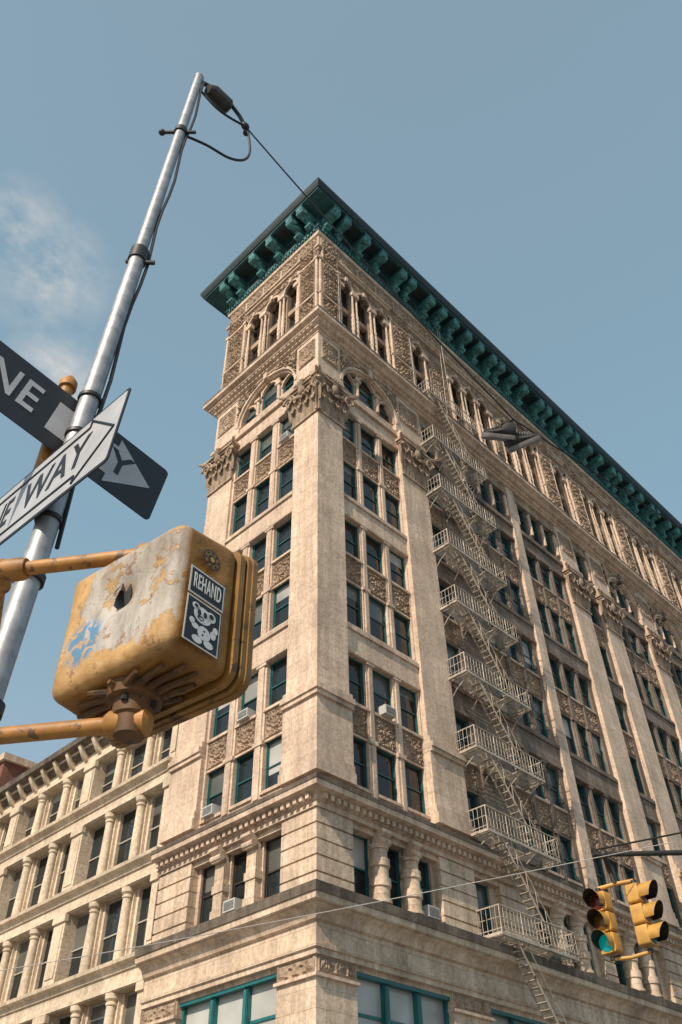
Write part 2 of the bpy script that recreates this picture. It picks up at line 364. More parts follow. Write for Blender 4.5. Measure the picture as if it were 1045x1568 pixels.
        for i in range(0,len(ed),2):
            B.box(F,ed[i],ed[i+1],-.68,om,41.2,44.3,trim)
            um=(ed[i]+ed[i+1])/2
            if ed[i+1]-ed[i]>.25:
                B.tube([P(F,um,om+.08,41.8),P(F,um,om+.08,43.8)],.13,"limestone",8); B.box(F,um-.2,um+.2,om,om+.24,43.8,44.05,trim)
        B.box(F,u0,u1,-.68,om+.1,44.2,44.95,"terracotta")
    B.box(F,u0,u1,-.68,-.25,45.9,47.7,"limestone_trim")
    for c in cs:
        rr=.60; window(B,F,c,rr*2,47.75,53.6,-.60,"brown_frame",.0,gl="glass_brown")
        B.box(F,c-rr,c+rr,-.66,-.35,50.4,50.9,"terracotta")
        B.ring(F,c,53.0,rr,rr+.18,-.4,.04,"limestone_trim",14); B.box(F,c-.1,c+.1,-.2,.14,53.5,53.95,"limestone")
        B.box(F,c-rr-.04,c+rr+.04,-.6,-.06,47.55,47.78,"limestone")
        relief(bld,F,c,-.245,46.9,rr*2,1.1,'scroll',.1)
    mids=[u0]+[(cs[i]+cs[i+1])/2 for i in range(len(cs)-1)]+[u1]
    for i,c in enumerate(cs):
        B.archwall(F,mids[i],mids[i+1],54.6,c,.60,53.0,-.66,-.12,"terracotta",14)
        if c-.6>mids[i]+.01: B.box(F,mids[i],c-.60,-.66,-.25,47.7,53.0,"terracotta")
        if mids[i+1]>c+.61: B.box(F,c+.60,mids[i+1],-.66,-.25,47.7,53.0,"terracotta")
    for i in range(len(mids)):
        um=mids[i]; 
        if i==0: um+=.2
        if i==len(mids)-1: um-=.2
        ds=(-.19,.19) if 0<i<len(mids)-1 else (0,)
        for dd in ds:
            pts=[];rs=[]
            for t in range(19):
                z=47.9+4.7*t/18; pts.append(P(F,um+dd,-.08,z)); rs.append(.115+.03*(t%2) if 2<t<8 else .105-.002*t+(.05 if t in (0,9,18) else 0))
            B.tube(pts,rs,"limestone",8)
        if len(ds)==2: relief(bld,F,um,-.24,50.2,.3,4.6,'tall',.08)
        B.box(F,um-.34,um+.34,-.25,.08,52.55,52.98,"limestone_trim"); B.box(F,um-.34,um+.34,-.25,.06,47.5,47.9,"limestone_trim")
    relief(bld,F,(u0+u1)/2,-.115,54.25,u1-u0,.6,'run',.1)
def pier(F,u0,u1,corner=False,side=True):
    w=u1-u0; c=(u0+u1)/2
    if not corner:
        B.box(F,u0,u1,-.7,0,16.0,44.96,"limestone"); B.box(F,u0,u1,-.7,-.02,45.9,57.0,"terracotta")
    def wrap(e,z0,z1,mat):
        if not corner: B.box(F,u0-.03*(1+e*3),u1+.03*(1+e*3),-.5,e,z0,z1,mat)
    wrap(.10,17.1,19.6,"limestone"); wrap(.24,16.3,16.75,"limestone_trim"); wrap(.17,16.75,17.1,"limestone_trim")
    wrap(.22,19.6,19.8,"limestone_trim"); wrap(.30,19.8,20.05,"limestone_trim"); wrap(.14,20.05,20.35,"limestone_trim")
    wrap(.1,40.45,41.0,"limestone_trim"); wrap(.2,41.0,41.25,"limestone_trim")
    if not corner: capital(bld,F,c,0,37.6)
    o=.004 if corner else -.016
    if w>1.5:
        relief(bld,F,c,o,51.4,w-.5,3.9,'tall',.18); relief(bld,F,c,o,48.3,w-.4,1.7,'medal',.18); relief(bld,F,c,o,54.5,w-.4,1.6,'medal',.22)
        relief(bld,F,c,o+.006,43.5,w-.5,1.9,'scroll',.08)
        for sx in (-1,1):
            um=c+sx*(w/2-.12); B.tube([P(F,um,.06,47.6),P(F,um,.06,53.4)],.1,"limestone",8); B.box(F,um-.15,um+.15,-.1,.2,53.4,53.7,"limestone_trim")
        B.box(F,u0-.03,u1+.03,-.2,.16,49.25,49.42,"limestone_trim"); B.box(F,u0-.03,u1+.03,-.2,.16,53.42,53.62,"limestone_trim")
PW=1.9
B.wbox(CX,CX+PW,CY,CY+PW,15.9,44.96,"limestone"); B.wbox(CX+.02,CX+PW,CY+.02,CY+PW,45.9,57.0,"terracotta")
for e,z0,z1,mt in ((.10,17.1,19.6,"limestone"),(.24,16.3,16.75,"limestone_trim"),(.17,16.75,17.1,"limestone_trim"),(.22,19.6,19.8,"limestone_trim"),(.30,19.8,20.05,"limestone_trim"),(.14,20.05,20.35,"limestone_trim"),(.1,40.45,41.0,"limestone_trim"),(.2,41.0,41.25,"limestone_trim")):
    B.wbox(CX-e,CX+PW+.05,CY-e,CY+PW+.05,z0,z1,mt)
for F in 'RL':
    pier(F,0,PW,True)
    capital(bld,F,PW/2,0,37.6)
cs=[2.62,4.43,6.24]
bay('L',1.9,7.4,[2.72,4.65,6.58],1.34); pier('L',7.4,YL)
bay('R',1.9,7.0,cs,1.36,gl="glass_brown")
piers=[(7.0,9.3),(25.2,27.4),(29.6,31.8),(36.9,39.1),(44.2,46.4),(51.5,53.7),(58.8,61.0),(66.1,68.3),(73.4,75.6)]
for a,b_ in piers: pier('R',a,b_)
DS="dark_stone"
kw=dict(plain=DS,trim=DS)
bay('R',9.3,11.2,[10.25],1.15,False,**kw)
B.box('R',11.2,13.7,-.7,-.20,15.9,44.95,DS); B.box('R',11.2,13.7,-.7,-.2,45.9,57,"terracotta")
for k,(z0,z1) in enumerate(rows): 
    if k<5 : B.box('R',11.2,13.7,-.2,-.02,rows[k+1][0]-.4,rows[k+1][0]-.18,DS)
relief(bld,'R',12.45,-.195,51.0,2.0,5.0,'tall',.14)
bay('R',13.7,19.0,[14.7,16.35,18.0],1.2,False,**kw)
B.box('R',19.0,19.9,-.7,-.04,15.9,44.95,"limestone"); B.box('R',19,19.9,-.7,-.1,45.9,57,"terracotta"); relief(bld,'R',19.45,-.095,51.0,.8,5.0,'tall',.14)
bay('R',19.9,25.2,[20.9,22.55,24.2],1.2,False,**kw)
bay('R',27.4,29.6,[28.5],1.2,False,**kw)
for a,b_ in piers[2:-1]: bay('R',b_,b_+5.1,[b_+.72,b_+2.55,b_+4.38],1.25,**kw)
B.wbox(CX+.7,CX+XR,CY+.7,CY+YL,0,59.3,"brown_brick")
def path(o,z): return [(CX+4,CY+YL+o,z),(CX-o,CY+YL+o,z),(CX-o,CY-o,z),(CX+XR,CY-o,z)]
def path_low(o,z): return [(CX-o,CY+YL,z),(CX-o,CY-o,z),(CX+XR,CY-o,z)]
def mould(prof,mat,low=False): B.sweep(path_low if low else path,prof,mat)
mould([(-.4,44.93),(.05,44.93),(.05,45.1),(.22,45.15),(.22,45.32),(.50,45.5),(.50,45.68),(.78,45.8),(.80,46.1),(.70,46.2),(-.4,46.3)],"limestone_trim")
mould([(-.4,46.08),(.81,46.08),(.82,46.2),(.6,46.3),(-.4,46.4)],"dirty_ledge")
mould([(-.4,14.95),(.08,14.95),(.08,15.15),(.14,15.16),(.14,15.35),(.36,15.45),(.55,15.5),(.58,15.78),(.48,15.86),(-.4,16.0)],"limestone_trim",True)
mould([(-.4,15.70),(.60,15.70),(.61,15.86),(.46,15.92),(-.4,16.06)],"dirty_ledge",True)
mould([(-.4,9.95),(.10,9.95),(.10,10.12),(.18,10.15),(.18,10.3),(.08,10.34),(.08,10.95),(.2,11.0),(.3,11.25),(.36,11.3),(.64,11.45),(.68,11.8),(-.4,11.85)],"limestone_base",True)
mould([(-.4,11.66),(.71,11.66),(.73,11.98),(.6,12.04),(-.4,12.2)],"dirty_ledge",True)
mould([(-.4,54.75),(.06,54.75),(.06,54.95),(.18,55.0),(.18,55.2),(.02,55.25),(.02,56.6),(.15,56.65),(.2,56.95),(-.4,57.0)],"limestone_trim")
mould([(-.5,56.97),(.24,56.97),(.24,57.25),(.34,57.3),(.34,57.45),(.18,57.5),(.18,59.1),(1.62,59.12),(1.62,59.3),(1.68,59.33),(-.5,59.36)],"copper_patina")
mould([(-.5,59.3),(1.70,59.3),(1.74,59.4),(1.86,59.66),(1.88,60.0),(1.78,60.06),(-.5,60.3)],"copper_dark")
B.wbox(CX,CX+XR,CY,CY+YL,59.9,60.2,"roof_tar")
for F in 'RL':
    L=YL if F=='L' else XR; k=int(L/1.9)
    for i in range(k): relief(bld,F,(i+.5)*L/k,.025,55.92,L/k-.25,1.15,'run',.13)
    n=int(L/.34)
    for i in range(n):
        u=(i+.25)*L/n; B.box(F,u,u+.18,.0,.44,45.34,45.52,"limestone_trim"); B.box(F,u,u+.18,.1,.34,15.2,15.4,"limestone_trim")
    n=int(L/.3)
    for i in range(n): u=(i+.25)*L/n; B.box(F,u,u+.16,.1,.33,57.02,57.27,"copper_light")
def bracket(F,u,w=.44):
    m="copper_light"
    B.prism(F,[(.15,57.35),(.48,57.35),(.76,57.65),(.62,58.0),(.80,58.25),(.15,58.3)],u-w/2,u+w/2,m)
    B.prism(F,[(.15,58.22),(.90,58.22),(1.32,58.30),(1.58,58.62),(1.60,59.05),(.15,59.05)],u-w/2-.07,u+w/2+.07,m)
    B.prism(F,[(.15,59.0),(1.615,59.0),(1.615,59.115),(.15,59.115)],u-w/2-.14,u+w/2+.14,"copper_patina")
    B.tube([P(F,u-w/2-.12,1.30,58.50),P(F,u+w/2+.12,1.30,58.50)],.26,m,12)
    B.tube([P(F,u-w/2-.06,.58,57.64),P(F,u+w/2+.06,.58,57.64)],.19,m,10)
    B.ball(P(F,u,.68,58.0),(.15,.15,.24),m,8,6)
pc=lambda a,b_:[(a+b_)/2-.55,(a+b_)/2+.55]
brL=pc(0,1.9)+[3.7,5.6]+pc(7.4,YL)
brR=pc(0,1.9)+[3.55,5.37]+pc(7,9.3)+[10.9,12.4,13.9]+[15.55,17.15]+[18.9,20.0]+[21.75,23.35]+pc(25.2,27.4)+[28.5]+pc(29.6,31.8)
for a,b_ in piers[2:-1]: brR+=[b_+1.64,b_+3.47]+pc(b_+5.1,b_+7.3)
for u in brL: bracket('L',u)
for u in brR: bracket('R',u)
for F,br in (('L',brL),('R',brR)):
    for a,b_ in zip(br[:-1],br[1:]):
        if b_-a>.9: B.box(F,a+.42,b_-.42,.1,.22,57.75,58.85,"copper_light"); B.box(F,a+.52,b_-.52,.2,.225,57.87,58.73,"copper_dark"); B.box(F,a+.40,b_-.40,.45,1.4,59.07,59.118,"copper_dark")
def rust(F,u0,u1,z0,z1,o=0,corner=False):
    n=round((z1-z0)/.62); hh=(z1-z0)/n
    for i in range(n):
        a=z0+i*hh+.035; b2=z0+(i+1)*hh-.035
        if corner: B.wbox(CX,CX+u1,CY,CY+u1,a,b2,"limestone_base")
        else: B.box(F,u0,u1,-.7,o,a,b2,"limestone_base")
    if corner: B.wbox(CX+.07,CX+u1-.01,CY+.07,CY+u1-.01,z0,z1,"limestone_base")
    else: B.box(F,u0+.01,u1-.01,-.69,o-.07,z0,z1,"limestone_base")
rust('R',0,1.9,12.05,14.97,corner=True); rust('L',7.4,YL,12.05,14.97)
for a,b_ in piers: rust('R',a,b_,12.05,14.97)
rust('R',11.2,13.7,12.05,14.97,-.1); rust('R',19.0,19.9,12.05,14.97,-.05)
def low_bay(F,u0,u1,cs_,w):
    B.box(F,u0,u1,-.68,-.12,14.75,15.0,"limestone_base"); B.box(F,u0,u1,-.68,-.1,11.9,12.35,"limestone_base")
    ed=[u0]+[x for c in cs_ for x in (c-w/2,c+w/2)]+[u1]
    for c in cs_: window(B,F,c,w,12.35,14.75,-.60,"teal_frame" if F=='R' else "brown_frame",.3); 
    for i in range(0,len(ed),2):
        B.box(F,ed[i],ed[i+1],-.68,-.4,12.3,14.8,"limestone_base")
        if i>0 and i<len(ed)-2:
            um=(ed[i]+ed[i+1])/2
            if F=='R':
                pr=[(12.3,.44),(12.42,.44),(12.44,.37),(12.86,.37),(12.90,.43),(13.2,.43),(13.24,.36),(13.6,.355),(13.64,.42),(13.92,.42),(13.96,.34),(14.28,.33),(14.3,.39),(14.45,.40)]
                B.tube([P(F,um,-.22,z) for z,_ in pr],[q for _,q in pr],"limestone_base",20)
            else:
                B.box(F,um-.28,um+.28,-.5,-.08,12.3,14.45,"limestone_base")
                for z in (12.36,13.3): B.box(F,um-.33,um+.33,-.5,-.03,z,z+.3,"limestone_base")
            B.prism(F,[(-.3,14.45),(.12,14.42),(.16,14.55),(.1,14.7),(.30,14.85),(.30,14.97),(-.3,14.97)],um-.28,um+.28,"limestone_trim")
            B.tube([P(F,um-.31,.08,14.58),P(F,um+.31,.08,14.58)],.14,"limestone_trim",10)
low_bay('R',1.9,7.0,cs,1.2); low_bay('L',1.9,7.4,[2.72,4.65,6.58],1.25); ac('R',cs[2],12.36); ac('L',4.65,12.36)
low_bay('R',9.3,11.2,[10.25],1.05); low_bay('R',13.7,19.0,[14.7,16.35,18.0],1.1); low_bay('R',19.9,25.2,[20.9,22.55,24.2],1.1); low_bay('R',27.4,29.6,[28.5],1.1)
for a,b_ in piers[2:-1]: low_bay('R',b_,b_+5.1,[b_+.72,b_+2.55,b_+4.38],1.2)
B.wbox(CX,CX+PW,CY,CY+PW,0,9.96,"limestone_base")
B.wbox(CX-.12,CX+PW+.05,CY-.12,CY+PW+.05,9.3,9.4,"limestone_trim"); B.wbox(CX-.1,CX+PW+.05,CY-.1,CY+PW+.05,0,1.0,"limestone_base")
for F,ps_ in (('R',[(0,1.9)]+piers),('L',[(0,1.9),(7.4,YL)])):
    for a,b_ in ps_:
        if a>0: B.box(F,a,b_,-.7,0,0,9.96,"limestone_base"); B.box(F,a-.04,b_+.04,-.5,.12,9.3,9.4,"limestone_trim"); B.box(F,a-.04,b_+.04,-.5,.1,0,1,"limestone_base")
        relief(bld,F,(a+b_)/2,.004,9.67,b_-a-.08,.5,'run',.08)
def shop(F,u0,u1,n):
    T="shop_teal"
    B.box(F,u0,u1,-.7,-.1,9.8,9.96,"limestone_base"); B.box(F,u0,u1,-.68,-.2,5.6,6.1,T); B.box(F,u0,u1,-.7,-.2,0,.7,T)
    B.box(F,u0,u1,-.6,-.12,9.68,9.8,T)
    w=(u1-u0)/n
    for i in range(n):
        a=u0+i*w
        zb=random.choice([7.0,7.6,6.4]); B.box(F,a+.1,a+w-.1,-.44,-.40,zb,9.7,"blind"); B.box(F,a+.1,a+w-.1,-.47,-.42,.7,zb,"glass")
        B.box(F,a+.1,a+w-.1,-.42,-.35,8.55,8.65,T)
    for i in range(n+1):
        a=u0+i*w; B.box(F,max(u0,a-.12),min(u1,a+.12),-.66,-.25,.7,9.7,T); 
        if 0<i<n: B.tube([P(F,a,-.22,1),P(F,a,-.22,9.6)],.1,T,8)
shop('R',1.9,7.0,3); shop('L',1.9,7.4,3)
shop('R',9.3,25.2,9); shop('R',27.4,29.6,1)
for a,b_ in piers[2:-1]: shop('R',b_,b_+5.1,3)
B.build(bld)
# ------------------------------------------------------------ fire escape
fe=empty("fire_escape"); E=MB(); M="iron_paint"
lv=[12.25,16.4,20.3,24.35,28.65,32.7,37.2,41.7,46.4]
x0,x1=9.1,14.6; oo=1.15
for k,z in enumerate(lv):
    E.box('R',x0,x1,oo-.05,oo,z-.12,z,M); E.box('R',x0,x0+.05,-.2,oo-.05,z-.12,z,M); E.box('R',x1-.05,x1,-.2,oo-.05,z-.12,z,M)
    E.box('R',x0+.05,x1-.05,.5,.54,z-.07,z-.01,M)
    n=20
    for i in range(n):
        o=.0+oo*i/n
        a,b_=x0+.05,x1-.05
        if o>.55 and k>0: 
            E.box('R',a,x0+.9,o,o+.02,z-.035,z-.005,M); E.box('R',x0+3.6,b_,o,o+.02,z-.035,z-.005,M)
        else: E.box('R',a,b_,o,o+.02,z-.035,z-.005,M)
    for rz,rt in ((1.0,.03),(.12,.02),(.55,.016)):
        E.tube([P('R',x0+.02,-.1,z+rz),P('R',x0+.02,oo-.02,z+rz),P('R',x1-.02,oo-.02,z+rz),P('R',x1-.02,-.1,z+rz)],rt,M,6)
    n=int((x1-x0)/.25)
    for i in range(n+1):
        u=x0+.02+(x1-x0-.04)*i/n; r=.028 if i%6==0 else .012; E.tube([P('R',u,oo-.02,z),P('R',u,oo-.02,z+1.0)],r,M,5)
    for u in (x0+.02,x1-.02):
        for i in range(5): E.tube([P('R',u,oo*i/5.,z),P('R',u,oo*i/5.,z+1.0)],.012,M,5)
    for u in (x0+.3,x0+1.9,x1-1.9,x1-.3):
        E.tube([P('R',u,-.1,z-1.0),P('R',u,.25,z-.62),P('R',u,.7,z-.35),P('R',u,oo-.05,z-.12)],.03,M,6)
        E.box('R',u-.025,u+.025,-.1,oo-.05,z-.09,z-.04,M)
    if k>0:
        zl=lv[k-1]; ua,ub=x0+1.0,x0+4.1
        for o in (.6,1.05):
            E.tube([P('R',ua,o,z),P('R',ub,o,zl)],.055,M,5); E.tube([P('R',ua-.1,o,z+.9),P('R',ub,o,zl+.9)],.024,M,5)
            for q in range(1,6): t=q/6; E.tube([P('R',ua+(ub-ua)*t,o,z+(zl-z)*t),P('R',ua+(ub-ua)*t,o,z+(zl-z)*t+.9)],.014,M,5)
        ns=int((z-zl)/.25)
        for q in range(1,ns): t=q/ns; uu=ua+(ub-ua)*t; zz=z+(zl-z)*t; E.box('R',uu-.1,uu+.1,.6,1.05,zz-.015,zz+.01,M)
for o in (.5,.95): E.tube([P('R',12.5,o-.3,46.4),P('R',12.5,.35+o*.3,57.3)],.02,M,5)
ua,ub=x0+1.0,x0+4.1
for o in (.6,1.05): E.tube([P('R',ua,o,12.25),P('R',ub+1.5,o,6.2)],.05,M,5); E.tube([P('R',ua,o,13.1),P('R',ub+1.5,o,7.1)],.02,M,5)
for q in range(1,26): t=q/26; E.box('R',ua+(ub+1.5-ua)*t-.1,ua+(ub+1.5-ua)*t+.1,.6,1.05,12.25-6.05*t-.015,12.25-6.05*t+.01,M)
E.build(fe)
# ------------------------------------------------------------ neighbour on the left
nb=empty("apartment_building"); B2=MB()
n0=YL+.03; n1=n0+31.2
B2.wbox(CX+.9,CX+16,CY+n0,CY+n1,0,23.8,"neighbour_stone")
def nbox(u0,u1,o0,o1,z0,z1,m): B2.box('L',u0,u1,o0,o1,z0,z1,m)
nbay=12; bw=(n1-n0)/nbay
for zb,zt in ((7.0,8.0),(11.0,12.1),(15.2,16.2),(19.4,20.4),(22.95,24.1)):
    nbox(n0,n1,-.9,-.05,zb,zt,"neighbour_stone")
    B2.prism('L',[(-.2,zt-.45),(.04,zt-.42),(.10,zt-.25),(.32,zt-.16),(.36,zt-.02),(-.2,zt+.03)],n0,n1,"neighbour_trim")
    nbox(n0,n1,-.2,.03,zb+.05,zb+.22,"neighbour_trim")
B2.prism('L',[(-.2,23.6),(.2,23.7),(.3,24.0),(.75,24.15),(.8,24.45),(-.2,24.6)],n0,n1,"dirty_ledge")
for i in range(nbay*2): u=n0+(i+.5)*bw/2; B2.prism('L',[(-.05,23.3),(.2,23.4),(.6,24.0),(.6,24.14),(-.05,24.14)],u-.12,u+.12,"neighbour_trim")
for i in range(nbay+1):
    u=n0+i*bw
    for zb,zt in ((0.,7.0),(8,11.0),(12.1,15.2),(16.2,19.4),(20.4,22.95)):
        if i%3==0:
            nbox(max(n0,u-.5),min(n1,u+.5),-.9,.0,zb,zt,"neighbour_stone"); 
            if zb>0: nbox(max(n0,u-.36),min(n1,u+.36),-.1,.05,zb+.4,zt-.5,"neighbour_trim"); nbox(max(n0,u-.54),min(n1,u+.54),-.1,.1,zt-.32,zt,"neighbour_trim")
        else:
            nbox(u-.3,u+.3,-.9,-.35,zb,zt,"neighbour_stone")
            if zb>0:
                pr=[(zb,.30),(zb+.12,.30),(zb+.14,.24),(zb+.3,.24),(zt-.45,.20),(zt-.42,.25),(zt-.34,.25),(zt-.3,.2),(zt-.2,.3),(zt-.01,.32)]
                B2.tube([P('L',u,-.22,z) for z,_ in pr],[q for _,q in pr],"neighbour_trim",16)
for i in range(nbay):
    c=n0+(i+.5)*bw
    for zb,zt in ((8,11.0),(12.1,15.2),(16.2,19.4),(20.4,22.95)):
        window(B2,'L',c,bw-.6,zb+.1,zt-.02,-.66,"pale_frame",.6)
        a=c-(bw-.6)/2; e=c+(bw-.6)/2
        B2.box('L',a,a+.16,-.85,-.5,zb,zt,"neighbour_trim"); B2.box('L',e-.16,e,-.85,-.5,zb,zt,"neighbour_trim"); B2.box('L',a,e,-.85,-.45,zb-.02,zb+.12,"neighbour_trim")
    B2.box('L',c-bw/2+.5,c+bw/2-.5,-.8,-.75,.6,6.8,"glass")
B2.build(nb)
bb_=empty("brick_building"); B3=MB(); bx=CX+7; by=CY+n1+5
B3.wbox(bx,bx+15,by,by+25,0,36,"red_brick")
B3.wbox(bx-.3,bx+15.2,by-.3,by+25.2,36,36.6,"limestone_trim")
for i in range(7):
    for z in range(7):
        y=by+2+i*3; B3.wbox(bx-.06,bx+.05,y,y+1.2,3+z*4.7,5.2+z*4.7,"glass"); B3.wbox(bx-.15,bx+.05,y-.1,y+1.3,2.8+z*4.7,2.99+z*4.7,"limestone_trim")
B3.build(bb_)
# ------------------------------------------------------------ street
def sheet(name,x0,x1,y0,y1,z,mat,h=0):
    b=MB()
    if h: b.wbox(x0,x1,y0,y1,z-h,z,mat)
    else: b.add(mat,[(x0,y0,z),(x1,y0,z),(x1,y1,z),(x0,y1,z)],[(0,1,2,3)])
    me=b.mesh(mat,name); ob=bpy.data.objects.new(name,me); sc.collection.objects.link(ob); return ob
sheet("ground",-900,900,-900,900,-.16,"city_ground")
sheet("road",3,15.5,-300,300,-.150,"asphalt"); sheet("road",-300,300,4.5,16.8,-.146,"asphalt")
for (a,b_,c_,d_) in ((15.5,120,16.8,120),(-120,3,16.8,120),(-120,3,-120,4.5),(15.5,120,-120,4.5)):
    sheet("pavement",a+.18,b_-.18,c_+.18,d_-.18,0,"concrete",.15); 
    q=MB(); q.wbox(a,b_,c_,c_+.177,-.15,-.005,"kerb_stone"); q.wbox(a,b_,d_-.177,d_,-.15,-.005,"kerb_stone"); q.wbox(a,a+.177,c_+.178,d_-.178,-.15,-.005,"kerb_stone"); q.wbox(b_-.177,b_,c_+.178,d_-.178,-.15,-.005,"kerb_stone")
    ob=bpy.data.objects.new("kerb",q.mesh("kerb_stone","kerb")); sc.collection.objects.link(ob)
cw=empty("crosswalk"); q=MB()
for i in range(9): q.wbox(3.6+i*1.35,4.25+i*1.35,1.2,4.0,-.1455,-.142,"road_paint"); q.wbox(3.6+i*1.35,4.25+i*1.35,17.3,20.1,-.1455,-.142,"road_paint")
for i in range(9): q.wbox(-.8,2.4,5.1+i*1.3,5.7+i*1.3,-.1415,-.138,"road_paint"); q.wbox(16,19.,5.1+i*1.3,5.7+i*1.3,-.1415,-.138,"road_paint")
q.build(cw)
# ------------------------------------------------------------ lamp pole
lp=empty("street_lamp"); L_=MB()
def pp(z): t=(z-3.79)/(9.98-3.79); return Vector((1.118+.150*t,2.998-.06*t,z))
L_.tube([pp(z) for z in (0,.05,.5,.52,3,6.75)],[.13,.13,.12,.060,.056,.050],"galv_steel",20)
L_.tube([pp(z) for z in (6.7,8.5,9.98)],[.044,.042,.040],"galv_steel",20); L_.ball(pp(10.0),(.045,.045,.03),"galv_steel",14,8)
for z,r,h in ((6.72,.062,.13),(8.75,.055,.07),(3.95,.070,.04),(3.3,.072,.05)): L_.tube([pp(z-h/2),pp(z+h/2)],r,"dark_metal",18)
L_.tube([pp(6.66)+Vector((-.05,.05,0)),pp(6.66)+Vector((.085,-.085,-.02))],.016,"dark_metal",8)
L_.tube([pp(8.75)+Vector((-.11,.11,.0)),pp(8.75)+Vector((.09,-.09,0))],.016,"dark_metal",8); L_.ball(pp(8.75)+Vector((-.11,.11,0)),.03,"dark_metal",8,6)
L_.tube([pp(z)+Vector((.055,-.03,0))+Vector((.012*math.sin(z*5),0,0)) for z in [9.9-.25*i for i in range(24)]],.011,"rubber",6)
hd_=Vector((1.42,2.90,9.80)); L_.tube([pp(9.93),Vector((1.40,2.90,9.93)),Vector((1.62,2.87,9.86))],.022,"dark_metal",8)
L_.tube([hd_+Vector((-.06,0,.02)),hd_+Vector((.0,0,.04)),hd_+Vector((.16,-.02,-.02)),hd_+Vector((.19,-.02,-.03))],[.05,.08,.08,.05],"dark_metal",14)
J=Vector((1.80,2.87,9.70))
L_.tube([Vector((1.62,2.87,9.86)),Vector((1.72,2.87,9.80)),J],.02,"rubber",8); L_.ball(J,(.045,.035,.045),"rubber"); L_.ball(J+Vector((.03,.02,-.06)),(.03,.03,.04),"rubber")
def spline(pts,n=6):
    P_=[pts[0]]+list(pts)+[pts[-1]]; out=[]
    for i in range(1,len(P_)-2):
        for k in range(n):
            t=k/n; a,b2,c2,d2=P_[i-1],P_[i],P_[i+1],P_[i+2]
            out.append(.5*((2*b2)+(c2-a)*t+(2*a-5*b2+4*c2-d2)*t*t+(3*b2-a-3*c2+d2)*t**3))
    out.append(Vector(P_[-1])); return out
L_.tube(spline([pp(8.72),Vector((1.45,2.88,8.74)),Vector((1.68,2.87,8.84)),Vector((1.83,2.86,9.02)),Vector((1.88,2.86,9.28)),J+Vector((.03,0,-.02))]),.012,"rubber",8)
L_.tube(spline([pp(9.8),Vector((1.45,2.9,9.62)),Vector((1.6,2.88,9.6)),J]),.012,"rubber",6)
L_.build(lp)
S=Vector((4.90,2.43,7.64))
cab=empty("overhead_cable"); Cb=MB()
Cb.tube([J.lerp(S,t/8)+Vector((0,0,-.10*math.sin(math.pi*t/8))) for t in range(9)]+[S.lerp(Vector((15.5,1.0,8.4)),t/8)+Vector((0,0,-.25*math.sin(math.pi*t/8))) for t in range(1,9)],.008,"rubber",6)
Cb.build(cab)
cab2=empty("overhead_cable"); Cb=MB(); A1=Vector((-2.,18.3,3.6)); A2=Vector((10.4,4.35,5.72))
Cb.tube([A1.lerp(A2,t/20)+Vector((0,0,-.28*math.sin(math.pi*t/20))) for t in range(21)],.0055,"cable_grey",5); Cb.build(cab2)
up=empty("utility_pole"); Cb=MB(); Cb.tube([(-2,18.3,0),(-2,18.3,3.9)],[.09,.06],"galv_steel",12); Cb.ball((-2,18.3,3.92),.07,"galv_steel"); Cb.build(up)
th=math.radians(43.2); r_=math.radians(1.3); hdg=math.radians(43.9)
h_=Vector((math.cos(hdg),math.sin(hdg),0)); Z=Vector((0,0,1)); fw=h_*math.cos(th)+Z*math.sin(th)
R0=Vector((math.sin(hdg),-math.cos(hdg),0)); U0=R0.cross(fw); R=R0*math.cos(r_)-U0*math.sin(r_); U=U0*math.cos(r_)+R0*math.sin(r_)
# sneakers (high-tops hung by the laces)
sn=empty("hanging_sneakers",S); K=MB()
def shoe(org,fwd,up):
    fwd=fwd.normalized(); side=up.cross(fwd).normalized(); up=fwd.cross(side)
    secs=[(-.150,.028,.10),(-.135,.046,.155),(-.10,.052,.175),(-.055,.053,.17),(-.015,.052,.135),(.03,.057,.105),(.08,.062,.085),(.12,.056,.072),(.15,.036,.05),(.162,.010,.015)]
    vs=[];fs=[];n=14
    for (x,w,h) in secs:
        for k in range(n):
            a=2*math.pi*k/n; zz=math.sin(a); vs.append(tuple(org+fwd*x+side*(w*math.cos(a)*(1 if zz<.2 else .75))+up*(h*.5*zz+h*.5)))
    for i in range(len(secs)-1):
        for k in range(n): fs.append((i*n+k,i*n+(k+1)%n,(i+1)*n+(k+1)%n,(i+1)*n+k))
    fs+=[tuple(range(n)),tuple(range((len(secs)-1)*n,len(secs)*n))]; K.add("sneaker",vs,fs)
    vs=[];fs=[]
    for (x,w,h) in secs:
        x*=1.03
        for (sy,zz) in ((-1,.02),(-1.1,.0),(-1.06,-.022),(1.06,-.022),(1.1,0),(1,.02)): vs.append(tuple(org+fwd*x+side*(sy*w)+up*(zz+.008)))
    for i in range(len(secs)-1):
        for k in range(6): fs.append((i*6+k,i*6+(k+1)%6,(i+1)*6+(k+1)%6,(i+1)*6+k))
    fs+=[tuple(range(6)),tuple(range((len(secs)-1)*6,len(secs)*6))]; K.add("sneaker_sole",vs,fs)
    for q in range(4): K.tube([org+fwd*(.0+.022*q)+side*.04+up*(.11-.012*q),org+fwd*(.005+.022*q)+up*(.14-.013*q),org+fwd*(.0+.022*q)-side*.04+up*(.11-.012*q)],.006,"sneaker_sole",5)
RX=Vector((.70,-.71,0)); UX=Vector((-.48,-.49,.73)); VX=Vector((.61,.30,.75))
sh1=-RX*.14-UX*.17; sh2=RX*.10-UX*.24
shoe(sh1,-RX*.90+UX*.10+VX*.1,UX*.98-RX*.1+VX*.15); shoe(sh2,RX*.88+UX*.36,UX*.95-RX*.4+VX*.15)
